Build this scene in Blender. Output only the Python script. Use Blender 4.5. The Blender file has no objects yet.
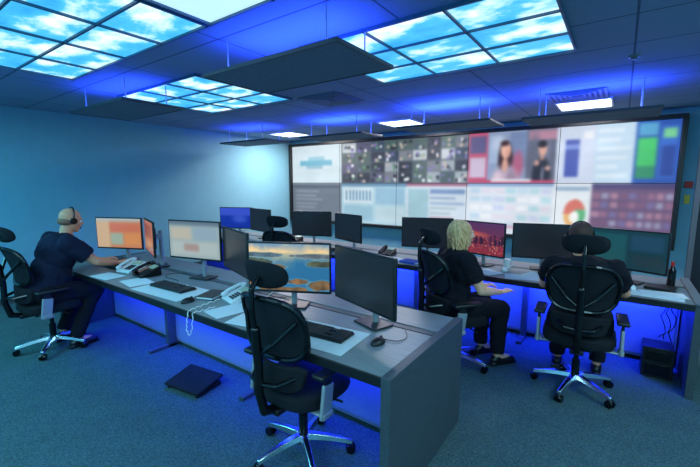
import bpy, bmesh, math, random
import numpy as np
from mathutils import Vector, Matrix, Euler
random.seed(4)
S = bpy.context.scene
COL = S.collection
S.view_settings.view_transform = 'Standard'
R = math.radians

# ------------------------------------------------------------------ materials
def lin(c):
    return tuple(((v/255)/12.92 if v/255 <= .04045 else ((v/255+.055)/1.055)**2.4) for v in c)
def mat(name, col, rough=.6, metal=0, scale=30, amt=.12, bump=0, emis=None, es=0, spec=.5, stretch=None):
    m = bpy.data.materials.new(name); m.use_nodes = True
    nt = m.node_tree; b = nt.nodes['Principled BSDF']
    c = lin(col)
    tc = nt.nodes.new('ShaderNodeTexCoord'); n = nt.nodes.new('ShaderNodeTexNoise')
    n.inputs['Scale'].default_value = scale; n.inputs['Detail'].default_value = 4
    if stretch:
        mp = nt.nodes.new('ShaderNodeMapping'); mp.inputs['Scale'].default_value = stretch
        nt.links.new(tc.outputs['Object'], mp.inputs['Vector']); nt.links.new(mp.outputs['Vector'], n.inputs['Vector'])
    else: nt.links.new(tc.outputs['Object'], n.inputs['Vector'])
    r = nt.nodes.new('ShaderNodeValToRGB')
    r.color_ramp.elements[0].position = .3; r.color_ramp.elements[1].position = .7
    r.color_ramp.elements[0].color = (*[v*(1-amt) for v in c], 1)
    r.color_ramp.elements[1].color = (*[min(1, v*(1+amt)) for v in c], 1)
    nt.links.new(n.outputs['Fac'], r.inputs['Fac']); nt.links.new(r.outputs['Color'], b.inputs['Base Color'])
    b.inputs['Roughness'].default_value = rough; b.inputs['Metallic'].default_value = metal
    b.inputs['Specular IOR Level'].default_value = spec
    if bump:
        bp = nt.nodes.new('ShaderNodeBump'); bp.inputs['Strength'].default_value = bump
        bp.inputs['Distance'].default_value = .01
        nt.links.new(n.outputs['Fac'], bp.inputs['Height']); nt.links.new(bp.outputs['Normal'], b.inputs['Normal'])
    if emis:
        b.inputs['Emission Color'].default_value = (*lin(emis), 1); b.inputs['Emission Strength'].default_value = es
    return m

M = dict(
 wall=mat('wall_paint', (124,180,198), .8, scale=8, amt=.03),
 desk=mat('desk_woodgrain_laminate', (124,132,138), .4, scale=12, amt=.17, stretch=(.5,9,1)),
 deskd=mat('grey_woodgrain_panel', (66,75,82), .45, scale=12, amt=.16, stretch=(6,.6,6)),
 panel=mat('desk_pale_panel', (128,136,168), .6, amt=.04),
 black=mat('black_plastic', (24,25,29), .38, amt=.1),
 blackg=mat('black_gloss', (11,12,15), .18, amt=.05),
 fabric=mat('black_chair_fabric', (29,31,37), .9, scale=260, amt=.4, bump=.3, spec=.2),
 meshf=mat('black_chair_mesh', (32,35,42), .8, scale=500, amt=.6, bump=.4, spec=.2),
 chrome=mat('chrome', (215,220,225), .2, 1, amt=.03),
 silver=mat('silver_plastic', (156,162,170), .4, .2, amt=.04),
 edging=mat('grey_edging', (112,120,128), .4, amt=.04),
 white=mat('white_plastic', (228,232,236), .4, amt=.03),
 paper=mat('paper', (215,225,232), .8, amt=.04),
 raft=mat('acoustic_board', (112,124,142), .9, scale=80, amt=.15, bump=.2),
 raftf=mat('acoustic_board_rim', (60,70,84), .5, amt=.05),
 tframe=mat('light_grid_frame', (70,105,130), .5, amt=.05),
 ventm=mat('grey_vent_metal', (110,124,142), .6, amt=.05), ventb=mat('dark_vent_recess', (84,96,114), .8),
 wire=mat('steel_wire', (190,196,204), .4, .1),
 skin=mat('skin', (240,164,130), .55, scale=40, amt=.06),
 skin2=mat('skin_fair', (250,182,150), .55, scale=40, amt=.06),
 navy=mat('navy_cloth', (28,33,56), .92, scale=180, amt=.25, bump=.2, spec=.2),
 blackc=mat('black_cloth', (24,25,34), .92, scale=180, amt=.3, bump=.2, spec=.2),
 blonde=mat('blonde_hair', (254,180,128), .6, scale=14, amt=.38, bump=.3, stretch=(6,6,1)),
 greyh=mat('cropped_hair', (150,106,88), .8, scale=200, amt=.2, bump=.3),
 darkh=mat('dark_hair', (70,44,36), .7, scale=200, amt=.3, bump=.4),
 eye=mat('eye_white', (230,230,230), .3), lip=mat('lip', (180,100,92), .5),
 shoe=mat('black_leather', (18,18,21), .35),
 red=mat('red_plastic', (200,40,35), .5), yellow=mat('yellow_plastic', (225,200,50), .5),
 blue=mat('blue_plastic', (40,80,190), .5),
 door=mat('dark_door_paint', (34,42,50), .5, amt=.05),
 led=mat('led_strip', (30,40,255), .5, emis=(20,50,255), es=6),
 lamp=mat('lamp_diffuser', (240,245,255), .5, emis=(215,238,255), es=5),
 lampw=mat('pale_cloud_diffuser', (240,245,255), .5, scale=3, emis=(190,228,248), es=1.05),
 keyc=mat('keycaps', (44,46,52), .5),
 lcd=mat('phone_display', (110,140,130), .3, emis=(120,170,160), es=.3),
)
def carpet():
    m = bpy.data.materials.new('carpet'); m.use_nodes = True; nt = m.node_tree; b = nt.nodes['Principled BSDF']
    tc = nt.nodes.new('ShaderNodeTexCoord')
    n = nt.nodes.new('ShaderNodeTexNoise'); n.inputs['Scale'].default_value = 85; n.inputs['Detail'].default_value = 6
    n2 = nt.nodes.new('ShaderNodeTexNoise'); n2.inputs['Scale'].default_value = 6; n2.inputs['Detail'].default_value = 5
    for q in (n, n2): nt.links.new(tc.outputs['Object'], q.inputs['Vector'])
    r = nt.nodes.new('ShaderNodeValToRGB'); r.color_ramp.elements[0].position = .3; r.color_ramp.elements[1].position = .72
    r.color_ramp.elements[0].color = (*lin((52,76,84)), 1); r.color_ramp.elements[1].color = (*lin((88,116,122)), 1)
    nt.links.new(n.outputs['Fac'], r.inputs['Fac'])
    mx = nt.nodes.new('ShaderNodeMix'); mx.data_type = 'RGBA'; mx.blend_type = 'MULTIPLY'; mx.inputs[0].default_value = .3
    nt.links.new(r.outputs['Color'], mx.inputs[6]); nt.links.new(n2.outputs['Fac'], mx.inputs[7])
    nt.links.new(mx.outputs[2], b.inputs['Base Color']); b.inputs['Roughness'].default_value = .97
    b.inputs['Specular IOR Level'].default_value = .1
    bp = nt.nodes.new('ShaderNodeBump'); bp.inputs['Strength'].default_value = .3; bp.inputs['Distance'].default_value = .006
    nt.links.new(n.outputs['Fac'], bp.inputs['Height']); nt.links.new(bp.outputs['Normal'], b.inputs['Normal'])
    return m
def ceiling_mat():
    m = bpy.data.materials.new('ceiling_tiles'); m.use_nodes = True; nt = m.node_tree; b = nt.nodes['Principled BSDF']
    tc = nt.nodes.new('ShaderNodeTexCoord'); br = nt.nodes.new('ShaderNodeTexBrick')
    br.offset = 0; br.inputs['Scale'].default_value = 1
    br.inputs['Brick Width'].default_value = 1.2; br.inputs['Row Height'].default_value = .6
    br.inputs['Mortar Size'].default_value = .008; br.inputs['Mortar Smooth'].default_value = .2
    br.inputs['Color1'].default_value = (*lin((130,148,176)), 1); br.inputs['Color2'].default_value = (*lin((136,154,182)), 1)
    br.inputs['Mortar'].default_value = (*lin((78,92,116)), 1)
    nt.links.new(tc.outputs['Object'], br.inputs['Vector']); nt.links.new(br.outputs['Color'], b.inputs['Base Color'])
    b.inputs['Roughness'].default_value = .9
    return m
def sky_mat():
    m = bpy.data.materials.new('printed_sky_diffuser'); m.use_nodes = True; nt = m.node_tree; b = nt.nodes['Principled BSDF']
    g = nt.nodes.new('ShaderNodeNewGeometry')
    mp = nt.nodes.new('ShaderNodeMapping'); mp.inputs['Scale'].default_value = (1, 1.5, 1); mp.inputs['Rotation'].default_value = (0, 0, .5)
    n = nt.nodes.new('ShaderNodeTexNoise'); n.inputs['Scale'].default_value = 2.7; n.inputs['Detail'].default_value = 9; n.inputs['Roughness'].default_value = .56
    nt.links.new(g.outputs['Position'], mp.inputs['Vector']); nt.links.new(mp.outputs['Vector'], n.inputs['Vector'])
    r = nt.nodes.new('ShaderNodeValToRGB'); e = r.color_ramp.elements
    e[0].position = .30; e[0].color = (.025, .32, .70, 1); e[1].position = .65; e[1].color = (.95, .99, 1, 1)
    k = e.new(.49); k.color = (.07, .50, .86, 1); k = e.new(.56); k.color = (.5, .84, .97, 1)
    nt.links.new(n.outputs['Fac'], r.inputs['Fac'])
    nt.links.new(r.outputs['Color'], b.inputs['Emission Color']); b.inputs['Emission Strength'].default_value = 1.18
    b.inputs['Base Color'].default_value = (.1, .3, .4, 1)
    return m
M['carpet'] = carpet(); M['ceil'] = ceiling_mat(); M['sky'] = sky_mat()
def screen_mat(name, s, rough=.25):
    m = bpy.data.materials.new(name); m.use_nodes = True; nt = m.node_tree; b = nt.nodes['Principled BSDF']
    a = nt.nodes.new('ShaderNodeAttribute'); a.attribute_name = 'Col'
    b.inputs['Base Color'].default_value = (.01, .011, .013, 1); b.inputs['Roughness'].default_value = rough
    nt.links.new(a.outputs['Color'], b.inputs['Emission Color']); b.inputs['Emission Strength'].default_value = s
    return m
M['scr'] = screen_mat('display_image', 1.0); M['scrw'] = screen_mat('video_wall_image', 1.0, .6)

# ------------------------------------------------------------------ helpers
def T(loc=(0,0,0), rot=(0,0,0)):
    return Matrix.Translation(loc) @ Euler(rot).to_matrix().to_4x4()
def box(bm, c, s, rot=(0,0,0)):
    m = T(c, rot); v = [bm.verts.new(m @ Vector((x*s[0]/2, y*s[1]/2, z*s[2]/2))) for x, y, z in
        ((-1,-1,-1),(1,-1,-1),(1,1,-1),(-1,1,-1),(-1,-1,1),(1,-1,1),(1,1,1),(-1,1,1))]
    for f in ((3,2,1,0),(4,5,6,7),(0,1,5,4),(1,2,6,5),(2,3,7,6),(3,0,4,7)): bm.faces.new([v[i] for i in f])
def cyl(bm, p1, p2, r1, r2=None, seg=20):
    p1 = Vector(p1); p2 = Vector(p2); d = p2-p1; r2 = r1 if r2 is None else r2
    q = d.to_track_quat('Z', 'Y').to_matrix(); X = q.col[0]; Y = q.col[1]
    cs = [(math.cos(2*math.pi*i/seg), math.sin(2*math.pi*i/seg)) for i in range(seg)]
    a = [bm.verts.new(p1+X*(c*r1)+Y*(s*r1)) for c, s in cs]; b = [bm.verts.new(p2+X*(c*r2)+Y*(s*r2)) for c, s in cs]
    for i in range(seg): j = (i+1) % seg; bm.faces.new((a[i], a[j], b[j], b[i]))
    bm.faces.new(a[::-1]); bm.faces.new(b)
def sph(bm, m, seg=24, n=None):
    n = n or seg//2+2
    top = bm.verts.new(m @ Vector((0,0,1))); bot = bm.verts.new(m @ Vector((0,0,-1))); rings = []
    for k in range(1, n):
        a = math.pi*k/n; z = math.cos(a); r = math.sin(a)
        rings.append([bm.verts.new(m @ Vector((r*math.cos(2*math.pi*i/seg), r*math.sin(2*math.pi*i/seg), z))) for i in range(seg)])
    for i in range(seg):
        j = (i+1) % seg; bm.faces.new((top, rings[0][i], rings[0][j])); bm.faces.new((bot, rings[-1][j], rings[-1][i]))
        for k in range(len(rings)-1): bm.faces.new((rings[k][i], rings[k+1][i], rings[k+1][j], rings[k][j]))
def ell(bm, c, r, rot=(0,0,0), seg=24):
    sph(bm, T(c, rot) @ Matrix.Diagonal((*r, 1)), seg)
def cap(bm, p1, r1, p2, r2, seg=16):
    cyl(bm, p1, p2, r1, r2, seg); ell(bm, p1, (r1,)*3, seg=seg); ell(bm, p2, (r2,)*3, seg=seg)
def tube(bm, pts, r, seg=8):
    for a, b_ in zip(pts[:-1], pts[1:]): cyl(bm, a, b_, r, r, seg)
    for p in pts[1:-1]: ell(bm, p, (r,)*3, seg=seg)
def put(bm, name, m, parent=None, bevel=0, smooth=True, loc=(0,0,0), rot=(0,0,0), label=None, category=None, kind=None, group=None, seg=2):
    me = bpy.data.meshes.new(name); bm.normal_update(); bm.to_mesh(me); bm.free()
    me.materials.append(m)
    o = bpy.data.objects.new(name, me); COL.objects.link(o)
    if parent: o.parent = parent
    o.location = loc; o.rotation_euler = rot
    if bevel:
        b = o.modifiers.new('bevel', 'BEVEL'); b.width = bevel; b.segments = seg; b.limit_method = 'ANGLE'; b.angle_limit = R(40)
    if smooth:
        me.polygons.foreach_set('use_smooth', [True]*len(me.polygons))
        me.set_sharp_from_angle(angle=R(40))
    if label: o['label'] = label
    if category: o['category'] = category
    if kind: o['kind'] = kind
    if group: o['group'] = group
    return o
def B(): return bmesh.new()
def thing(name, label, category, loc=(0,0,0), rz=0, group=None):
    e = bpy.data.objects.new(name, None); e.empty_display_size = .1; COL.objects.link(e)
    e.location = loc; e.rotation_euler = (0, 0, rz); e['label'] = label; e['category'] = category
    if group: e['group'] = group
    return e
def copy_thing(src, loc, rz, label=None, lift=0):
    e = src.copy(); COL.objects.link(e); e.location = loc; e.rotation_euler = (0, 0, rz)
    if label: e['label'] = label
    for ch in list(src.children):
        c = ch.copy(); c.parent = e; COL.objects.link(c)
        if lift and ch.name.startswith('headrest'): c.location.z += lift
    return e
def area(parent, loc, rot, sx, sy, power, col, name='lamp_light'):
    l = bpy.data.lights.new(name, 'AREA'); l.shape = 'RECTANGLE'; l.size = sx; l.size_y = sy; l.energy = power; l.color = col
    o = bpy.data.objects.new(name, l); COL.objects.link(o); o.parent = parent; o.location = loc; o.rotation_euler = rot
    return o

# ------------------------------------------------------------------ room shell
CZ = 2.65; XL = -6.7; XR = 1.9; YB = 6.92; YF = -2.2
def struct(name, c, s, m):
    bm = B(); box(bm, (0,0,0), s); o = put(bm, name, m, smooth=False, loc=c); o['kind'] = 'structure'; return o
struct('floor', ((XL+XR)/2, (YB+YF)/2, -.05), (XR-XL, YB-YF, .1), M['carpet'])
struct('ceiling', ((XL+XR)/2, (YB+YF)/2, CZ+.05), (XR-XL, YB-YF, .1), M['ceil'])
struct('wall_left', (XL-.05, (YB+YF)/2, CZ/2), (.1, YB-YF, CZ), M['wall'])
struct('wall_right', (XR+.05, (YB+YF)/2, CZ/2), (.1, YB-YF, CZ), M['wall'])
struct('wall_back', ((XL+XR)/2, YB+.05, CZ/2), (XR-XL, .1, CZ), M['wall'])
struct('wall_front', ((XL+XR)/2, YF-.05, CZ/2), (XR-XL, .1, CZ), M['wall'])
struct('baseboard_left', (XL+.008, (YB+YF)/2, .05), (.016, YB-YF, .1), M['deskd'])
struct('baseboard_back', ((XL+.80)/2, YB-.008, .05), (.80-XL-.04, .016, .1), M['deskd'])
struct('door_1', (1.30, YB-.02, 1.03), (.86, .04, 2.06), M['door'])
struct('trim_1', (.84, YB-.025, 1.06), (.06, .05, 2.12), M['edging'])
struct('trim_2', (1.31, YB-.025, 2.09), (.88, .05, .06), M['edging'])

# ------------------------------------------------------------------ canvas painting
class Cv:
    def __init__(s, w, h, c): s.w = w; s.h = h; s.a = np.zeros((h, w, 3)); s.a[:] = c; s.yy, s.xx = np.mgrid[0:h, 0:w]; s.yy = (s.yy+.5)/h; s.xx = (s.xx+.5)/w
    def rect(s, x0, y0, x1, y1, c):
        m = (s.xx >= x0) & (s.xx < x1) & (s.yy >= y0) & (s.yy < y1); s.a[m] = c
    def ell(s, x, y, rx, ry, c, soft=0, wob=None):
        d = ((s.xx-x)/rx)**2+((s.yy-y)/ry)**2
        if wob is not None: d = d+wob
        if soft:
            k = np.clip((1-d)/soft, 0, 1)[..., None]; s.a = s.a*(1-k)+np.array(c)*k
        else: s.a[d < 1] = c
    def blur(s, n):
        for _ in range(n):
            p = np.pad(s.a, ((1,1),(1,1),(0,0)), 'edge')
            s.a = (p[:-2,1:-1]+p[2:,1:-1]+p[1:-1,:-2]+p[1:-1,2:]+2*p[1:-1,1:-1])/6
def fbm(h, w, seed, base=4, octs=5):
    rs = np.random.RandomState(seed); out = np.zeros((h, w)); amp = 1; tot = 0
    for o in range(octs):
        n = base*2**o; g = rs.rand(n+2, n*2+2)
        y = np.linspace(0, n, h); x = np.linspace(0, n*2, w); yi = y.astype(int); xi = x.astype(int)
        fy = (y-yi)[:,None]; fx = (x-xi)[None,:]; fy = fy*fy*(3-2*fy); fx = fx*fx*(3-2*fx)
        a = g[yi][:,xi]; b = g[yi][:,xi+1]; c = g[yi+1][:,xi]; d = g[yi+1][:,xi+1]
        out += amp*((a*(1-fx)+b*fx)*(1-fy)+(c*(1-fx)+d*fx)*fy); tot += amp; amp *= .55
    return out/tot
def screen(name, a, w, h, m, parent, loc=(0,0,0)):
    H, W = a.shape[:2]
    xs = np.linspace(-w/2, w/2, W); zs = np.linspace(h/2, -h/2, H)
    V = [(x, 0, z) for z in zs for x in xs]
    F = [(j*W+i, (j+1)*W+i, (j+1)*W+i+1, j*W+i+1) for j in range(H-1) for i in range(W-1)]
    me = bpy.data.meshes.new(name); me.from_pydata(V, [], F); me.materials.append(m)
    at = me.color_attributes.new('Col', 'FLOAT_COLOR', 'POINT')
    c = np.clip(a.reshape(-1, 3)/255, 0, 1); l = np.where(c <= .04045, c/12.92, ((c+.055)/1.055)**2.4)
    at.data.foreach_set('color', np.hstack([l, np.ones((len(l), 1))]).ravel().astype(np.float32))
    o = bpy.data.objects.new(name, me); COL.objects.link(o); o.parent = parent; o.location = loc
    return o

# ------------------------------------------------------------------ video wall
VX0, VX1, VZ0, VZ1, VY = -6.60, .60, .77, 2.50, 6.8
def wf(px, py):
    u = (px-350)/378; v = (233.5-py)/378; th = R(7.7); yw = R(35.5)
    h = math.cos(th)+v*math.sin(th); z = -math.sin(th)+v*math.cos(th)
    X = -math.sin(yw)*h+math.cos(yw)*u; Y = math.cos(yw)*h+math.sin(yw)*u
    t = VY/Y; return ((X*t-VX0)/(VX1-VX0), (VZ1-(1.65+z*t))/(VZ1-VZ0))
W = Cv(500, 120, (180,200,210))
def xr(x): return wf(x, 182)[0]
def r_(x0, f0, x1, f1, c): W.rect(xr(x0), f0, xr(x1), f1, c)
r_(291,0,341,.5,(208,226,234)); r_(300,.2,331,.27,(110,180,205)); r_(308,.15,324,.2,(150,198,214)); r_(306,.27,322,.31,(150,192,210))
r_(291,.5,341,1,(104,116,130)); r_(293,.53,339,.57,(78,88,102))
for i in range(6): r_(295,.6+i*.055,295+random.uniform(18,40),.625+i*.055,(134,146,160))
r_(341,0,467,.5,(84,96,106))
for i in range(9):
    for j in range(4):
        x0 = 342+i*14; c = random.choice([(70,92,90),(156,168,176),(46,52,66),(84,84,112),(196,204,210),(76,98,94),(120,124,134),(54,70,92),(88,114,106),(36,42,52)])
        r_(x0, .012+j*.122, x0+13.2, .122+j*.122, c)
        for k in range(5):
            a = random.uniform(0, 10); b_ = random.uniform(0, .075); c2 = random.choice([(240,244,248),(22,26,38),(130,116,186),(104,146,120),(204,184,174),(70,84,108)])
            r_(x0+a, .02+j*.122+b_, x0+a+2.6, .05+j*.122+b_, c2)
r_(341,.5,406,1,(172,206,220)); r_(341,.5,406,.54,(96,136,168)); r_(343,.56,372,.75,(204,222,230)); r_(375,.56,404,.75,(146,186,210)); r_(343,.78,372,.97,(150,192,212)); r_(375,.78,404,.97,(186,212,222))
for i in range(8): r_(345+i*3.4,.59,346.6+i*3.4,.72,(110,152,184))
r_(406,.5,467,1,(202,216,228)); r_(406,.5,467,.535,(150,96,122)); r_(408,.57,428,.97,(156,194,206)); r_(430,.57,465,.62,(120,148,190))
for i in range(6): r_(430,.65+i*.055,465-random.uniform(0,14),.675+i*.055,random.choice([(186,158,176),(150,174,202),(168,192,196)]))
def E(x, y, rx, ry, c, s=.8): W.ell(xr(x), y, rx, ry, c, s)
r_(467,0,554,.5,(138,154,186)); r_(467,0,486,.5,(186,84,116)); r_(469,.03,484,.2,(92,88,132)); r_(469,.24,484,.44,(196,180,204))
r_(488,.04,499,.3,(160,180,210)); r_(508,.02,524,.34,(116,134,172)); r_(524,0,554,.5,(104,110,132)); r_(526,.02,554,.1,(176,130,152)); r_(548,.1,554,.46,(88,94,116))
E(497,.12,.02,.1,(182,196,220)); E(516,.32,.016,.16,(176,96,128)); E(532,.3,.02,.3,(92,98,118))
E(503.5,.20,.018,.12,(58,36,38)); E(499.5,.28,.009,.11,(52,32,36)); E(508,.27,.009,.10,(64,40,42))
E(504,.52,.040,.23,(186,164,182)); E(497,.52,.016,.17,(212,190,204)); E(510,.5,.014,.17,(150,130,154)); E(503.5,.32,.0075,.08,(212,160,142),.5)
E(503.8,.185,.0125,.085,(240,188,166),.5); E(505.5,.20,.007,.06,(218,162,142)); E(502.5,.115,.012,.035,(58,36,38))
E(540,.42,.021,.18,(22,26,40),.5); E(541,.42,.004,.10,(120,126,146)); E(540,.26,.005,.04,(190,148,134)); E(540.3,.19,.0095,.066,(214,162,144),.5); E(539.8,.14,.0102,.038,(30,24,30),.5); E(535,.31,.007,.035,(208,162,148)); E(546,.36,.007,.03,(208,162,148))
r_(467,.465,554,.5,(184,70,104)); r_(490,.46,530,.482,(226,222,230))
r_(467,.5,554,1,(212,222,232)); r_(467,.5,554,.53,(126,164,202))
for i in range(7):
    for j in range(5):
        r_(470+i*12,.55+j*.085,480+i*12,.6+j*.085,random.choice([(186,210,228),(228,232,238),(176,212,222),(218,214,228),(196,206,232)]))
r_(467,.92,554,.945,(206,160,184))
r_(554,0,592,.5,(200,212,232)); r_(563,.12,577,.44,(62,80,168)); r_(563,.16,577,.2,(120,144,212)); r_(580,.05,590,.12,(228,232,240))
r_(554,.5,592,1,(222,230,236))
gx, gy = wf(574, 214)
W.ell(gx,gy,.0205,.13,(206,112,98)); m_ = (((W.xx-gx)/.0205)**2+((W.yy-gy)/.13)**2 < 1)
W.a[m_ & (W.xx > gx) & (W.yy > gy-.04)] = (92,172,122); W.a[m_ & (W.xx < gx-.003) & (W.yy > gy)] = (226,176,106)
W.ell(gx,gy+.03,.009,.055,(238,240,238)); r_(556,.53,590,.57,(144,172,198)); r_(556,.94,590,.97,(180,106,114))
r_(592,0,632,.5,(190,214,233))
for i in range(6): r_(595,.04+i*.075,630-random.uniform(0,14),.075+i*.075,(212,228,240))
r_(632,0,676,.5,(44,86,176)); r_(634,.02,654,.12,(90,165,210)); r_(634,.13,653,.36,(70,196,110)); r_(634,.36,653,.46,(50,140,104)); r_(656,.04,674,.46,(58,106,200)); r_(658,.07,672,.14,(120,206,150)); r_(658,.2,672,.44,(44,72,154))
r_(592,.5,676,1,(106,84,118)); r_(592,.5,676,.55,(76,66,112))
for i in range(9):
    for j in range(5):
        r_(594+i*9.2,.58+j*.08,601+i*9.2,.63+j*.08,random.choice([(142,104,132),(166,126,150),(120,88,122),(116,108,156),(150,148,178)]))
W.blur(5)
W.a *= (.92+.16*fbm(120, 500, 21, 6, 5))[..., None]
vw = thing('video_wall', 'large video wall of blurred dashboards, camera feeds and news', 'video wall', ((VX0+VX1)/2, VY, (VZ0+VZ1)/2))
bm = B(); fw = VX1-VX0; fh = VZ1-VZ0; t = .055
box(bm, (0,.07,0), (fw+.1, .06, fh+.1)); box(bm, (0,.02,fh/2+t/2), (fw+2*t,.12,t)); box(bm, (0,.02,-fh/2-t/2), (fw+2*t,.12,t))
box(bm, (-fw/2-t/2,.02,0), (t,.12,fh)); box(bm, (fw/2+t/2,.02,0), (t,.12,fh))
put(bm, 'frame', M['black'], vw, .004)
tw = fw/5; thh = fh/2
for i in range(5):
    for j in range(2):
        a = W.a[j*60:(j+1)*60, i*100:(i+1)*100]
        screen('display_panel', a, tw-.008, thh-.008, M['scrw'], vw, (-fw/2+tw*(i+.5), .03, fh/2-thh*(j+.5)))

# ------------------------------------------------------------------ ceiling fittings
def sky_bank(x0, x1, y0, y1, nx, ny, label, tm='sky'):
    e = thing('sky_ceiling_light', label, 'ceiling light', ((x0+x1)/2, (y0+y1)/2, CZ), group='sky ceiling lights')
    w = x1-x0; d = y1-y0; tx = w/nx; ty = d/ny; bm = B()
    for i in range(nx+1): box(bm, (-w/2+i*tx, 0, -.012), (.015, d+.02, .024))
    for j in range(ny+1): box(bm, (0, -d/2+j*ty, -.0125), (w+.02, .015, .023))
    put(bm, 'frame', M['tframe'], e, smooth=False)
    for i in range(nx):
        for j in range(ny):
            bm = B(); box(bm, (0,0,0), (tx-.016, ty-.016, .008))
            put(bm, 'light_tile', M[tm], e, smooth=False, loc=(-w/2+(i+.5)*tx, -d/2+(j+.5)*ty, -.006))
    return e
sky_bank(-2.02, -.36, 2.2, 3.42, 3, 3, 'backlit sky and cloud ceiling panels behind the first desk')
sky_bank(-4.85, -3.3, 2.15, 3.42, 3, 3, 'backlit sky and cloud ceiling panels above the far gangway')
sky_bank(-4.4, -2.22, .3, 1.55, 4, 3, 'long bank of backlit blue sky and cloud ceiling panels')
sky_bank(-2.18, -1.62, .7, 1.55, 1, 2, 'near-white backlit ceiling panels beside the sky panels', 'lampw')
FILL = (.38, .84, 1)
def fill_lamp(x, y, sx, sy, power, label, col=FILL):  # flat lamps added on the unseen ceiling to brighten the room
    e = thing('ceiling_lamp', label, 'ceiling lamp', (x, y, CZ), group='added fill lamps out of view')
    bm = B(); box(bm, (0,0,-.015), (sx+.06, sy+.06, .03)); put(bm, 'frame', M['white'], e, .003)
    area(e, (0,0,-.034), (0,0,0), sx, sy, power, col)
fill_lamp(-5.4, -.9, 2.2, 1.2, 108, 'large flat cyan fill lamp added out of view', (.14,.80,1))  # extra cyan fill for the left wall, added out of view
fill_lamp(-2.0, -1.2, 2.4, 1.2, 88, 'large flat white fill lamp added out of view')
fill_lamp(.8, -.8, 1.4, 1.4, 66, 'large flat white fill lamp added out of view')
fill_lamp(1.45, 2.2, .6, 2.4, 56, 'long flat white fill lamp added out of view beside the side wall', (.55,.9,1))  # added fill from the right, outside the view
for x, p, cc in ((-5.72,66,(1,.90,.86)), (-3.1,36,(.97,.95,1)), (-.47,32,(.95,.96,1))):
    e = thing('ceiling_lamp', 'square white flat ceiling lamp set before the video wall', 'ceiling lamp', (x, 5.85, CZ), group='square ceiling lamps')
    bm = B()
    for s in (-1, 1): box(bm, (s*.295,0,-.01), (.02,.61,.02)); box(bm, (0,s*.295,-.01), (.57,.02,.02))
    put(bm, 'frame', M['white'], e, smooth=False)
    bm = B(); box(bm, (0,0,-.006), (.57,.57,.008)); put(bm, 'diffuser', M['lamp'], e, smooth=False)
    area(e, (0,0,-.018), (0,0,0), .54, .54, p, cc)
def raft(x0, y0, z=2.4, power=14):
    e = thing('acoustic_raft', 'dark rectangular acoustic board hung on wires with blue uplight', 'hanging panel', (x0+.6, y0+.3, z), 0, group='hanging acoustic boards')
    bm = B(); box(bm, (0,0,.006), (1.19,.59,.018)); put(bm, 'board', M['raft'], e, .002)
    bm = B()
    for s in (-1, 1): box(bm, (s*.602,0,.006), (.014,.62,.026)); box(bm, (0,s*.302,.006), (1.19,.014,.026))
    put(bm, 'rim', M['raftf'], e, .002)
    for sx in (-.45, .45):
        for sy in (-.2, .2):
            bm = B(); cyl(bm, (sx,sy,.015), (sx,sy,CZ-z), .0055, seg=6); cyl(bm, (sx,sy,.015), (sx,sy,.035), .012, seg=10)
            put(bm, 'hanging_wire', M['wire'], e)
    bm = B(); box(bm, (0,0,.021), (1.0,.05,.012)); put(bm, 'light_strip', M['led'], e, smooth=False)
    area(e, (0,0,.04), (math.pi,0,0), 1.0, .45, power, (.03,.08,1), 'raft_uplight')
for x, y, z, p in ((-2.5,1.7,2.4,15),(-4.95,1.7,2.4,10),(-2.5,4.6,2.37,32),(-.95,4.6,2.34,20),(-6.2,4.5,2.37,12),(-4.35,4.7,2.37,25)): raft(x, y, z, p)
def diffuser(x, y, mm):
    e = thing('air_vent', 'square louvred air vent in the ceiling', 'air vent', (x, y, CZ), group='ceiling air vents')
    bm = B()
    for k in range(5):
        s = .28-.052*k
        for q in (-1, 1):
            box(bm, (q*s,0,-.008), (.03, 2*s+.02, .006), (0, .2*q, 0)); box(bm, (0,q*s,-.008), (2*s+.02, .03, .006), (-.2*q,0,0))
    put(bm, 'louvres', mm, e, smooth=False)
    bm = B(); box(bm, (0,0,-.002), (.56,.56,.003)); put(bm, 'vent_back', M['ventb'], e, smooth=False)
diffuser(-2.95, 3.75, M['ventm']); diffuser(-.5, 5.24, M['ventm'])
bm = B(); cyl(bm, (0,0,0), (0,0,-.014), .045, .04); cyl(bm, (0,0,-.014), (0,0,-.03), .028, .018)
put(bm, 'smoke_detector', M['edging'], loc=(0, 3.9, CZ), label='small round pale smoke detector on the ceiling', category='smoke detector')

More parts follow.
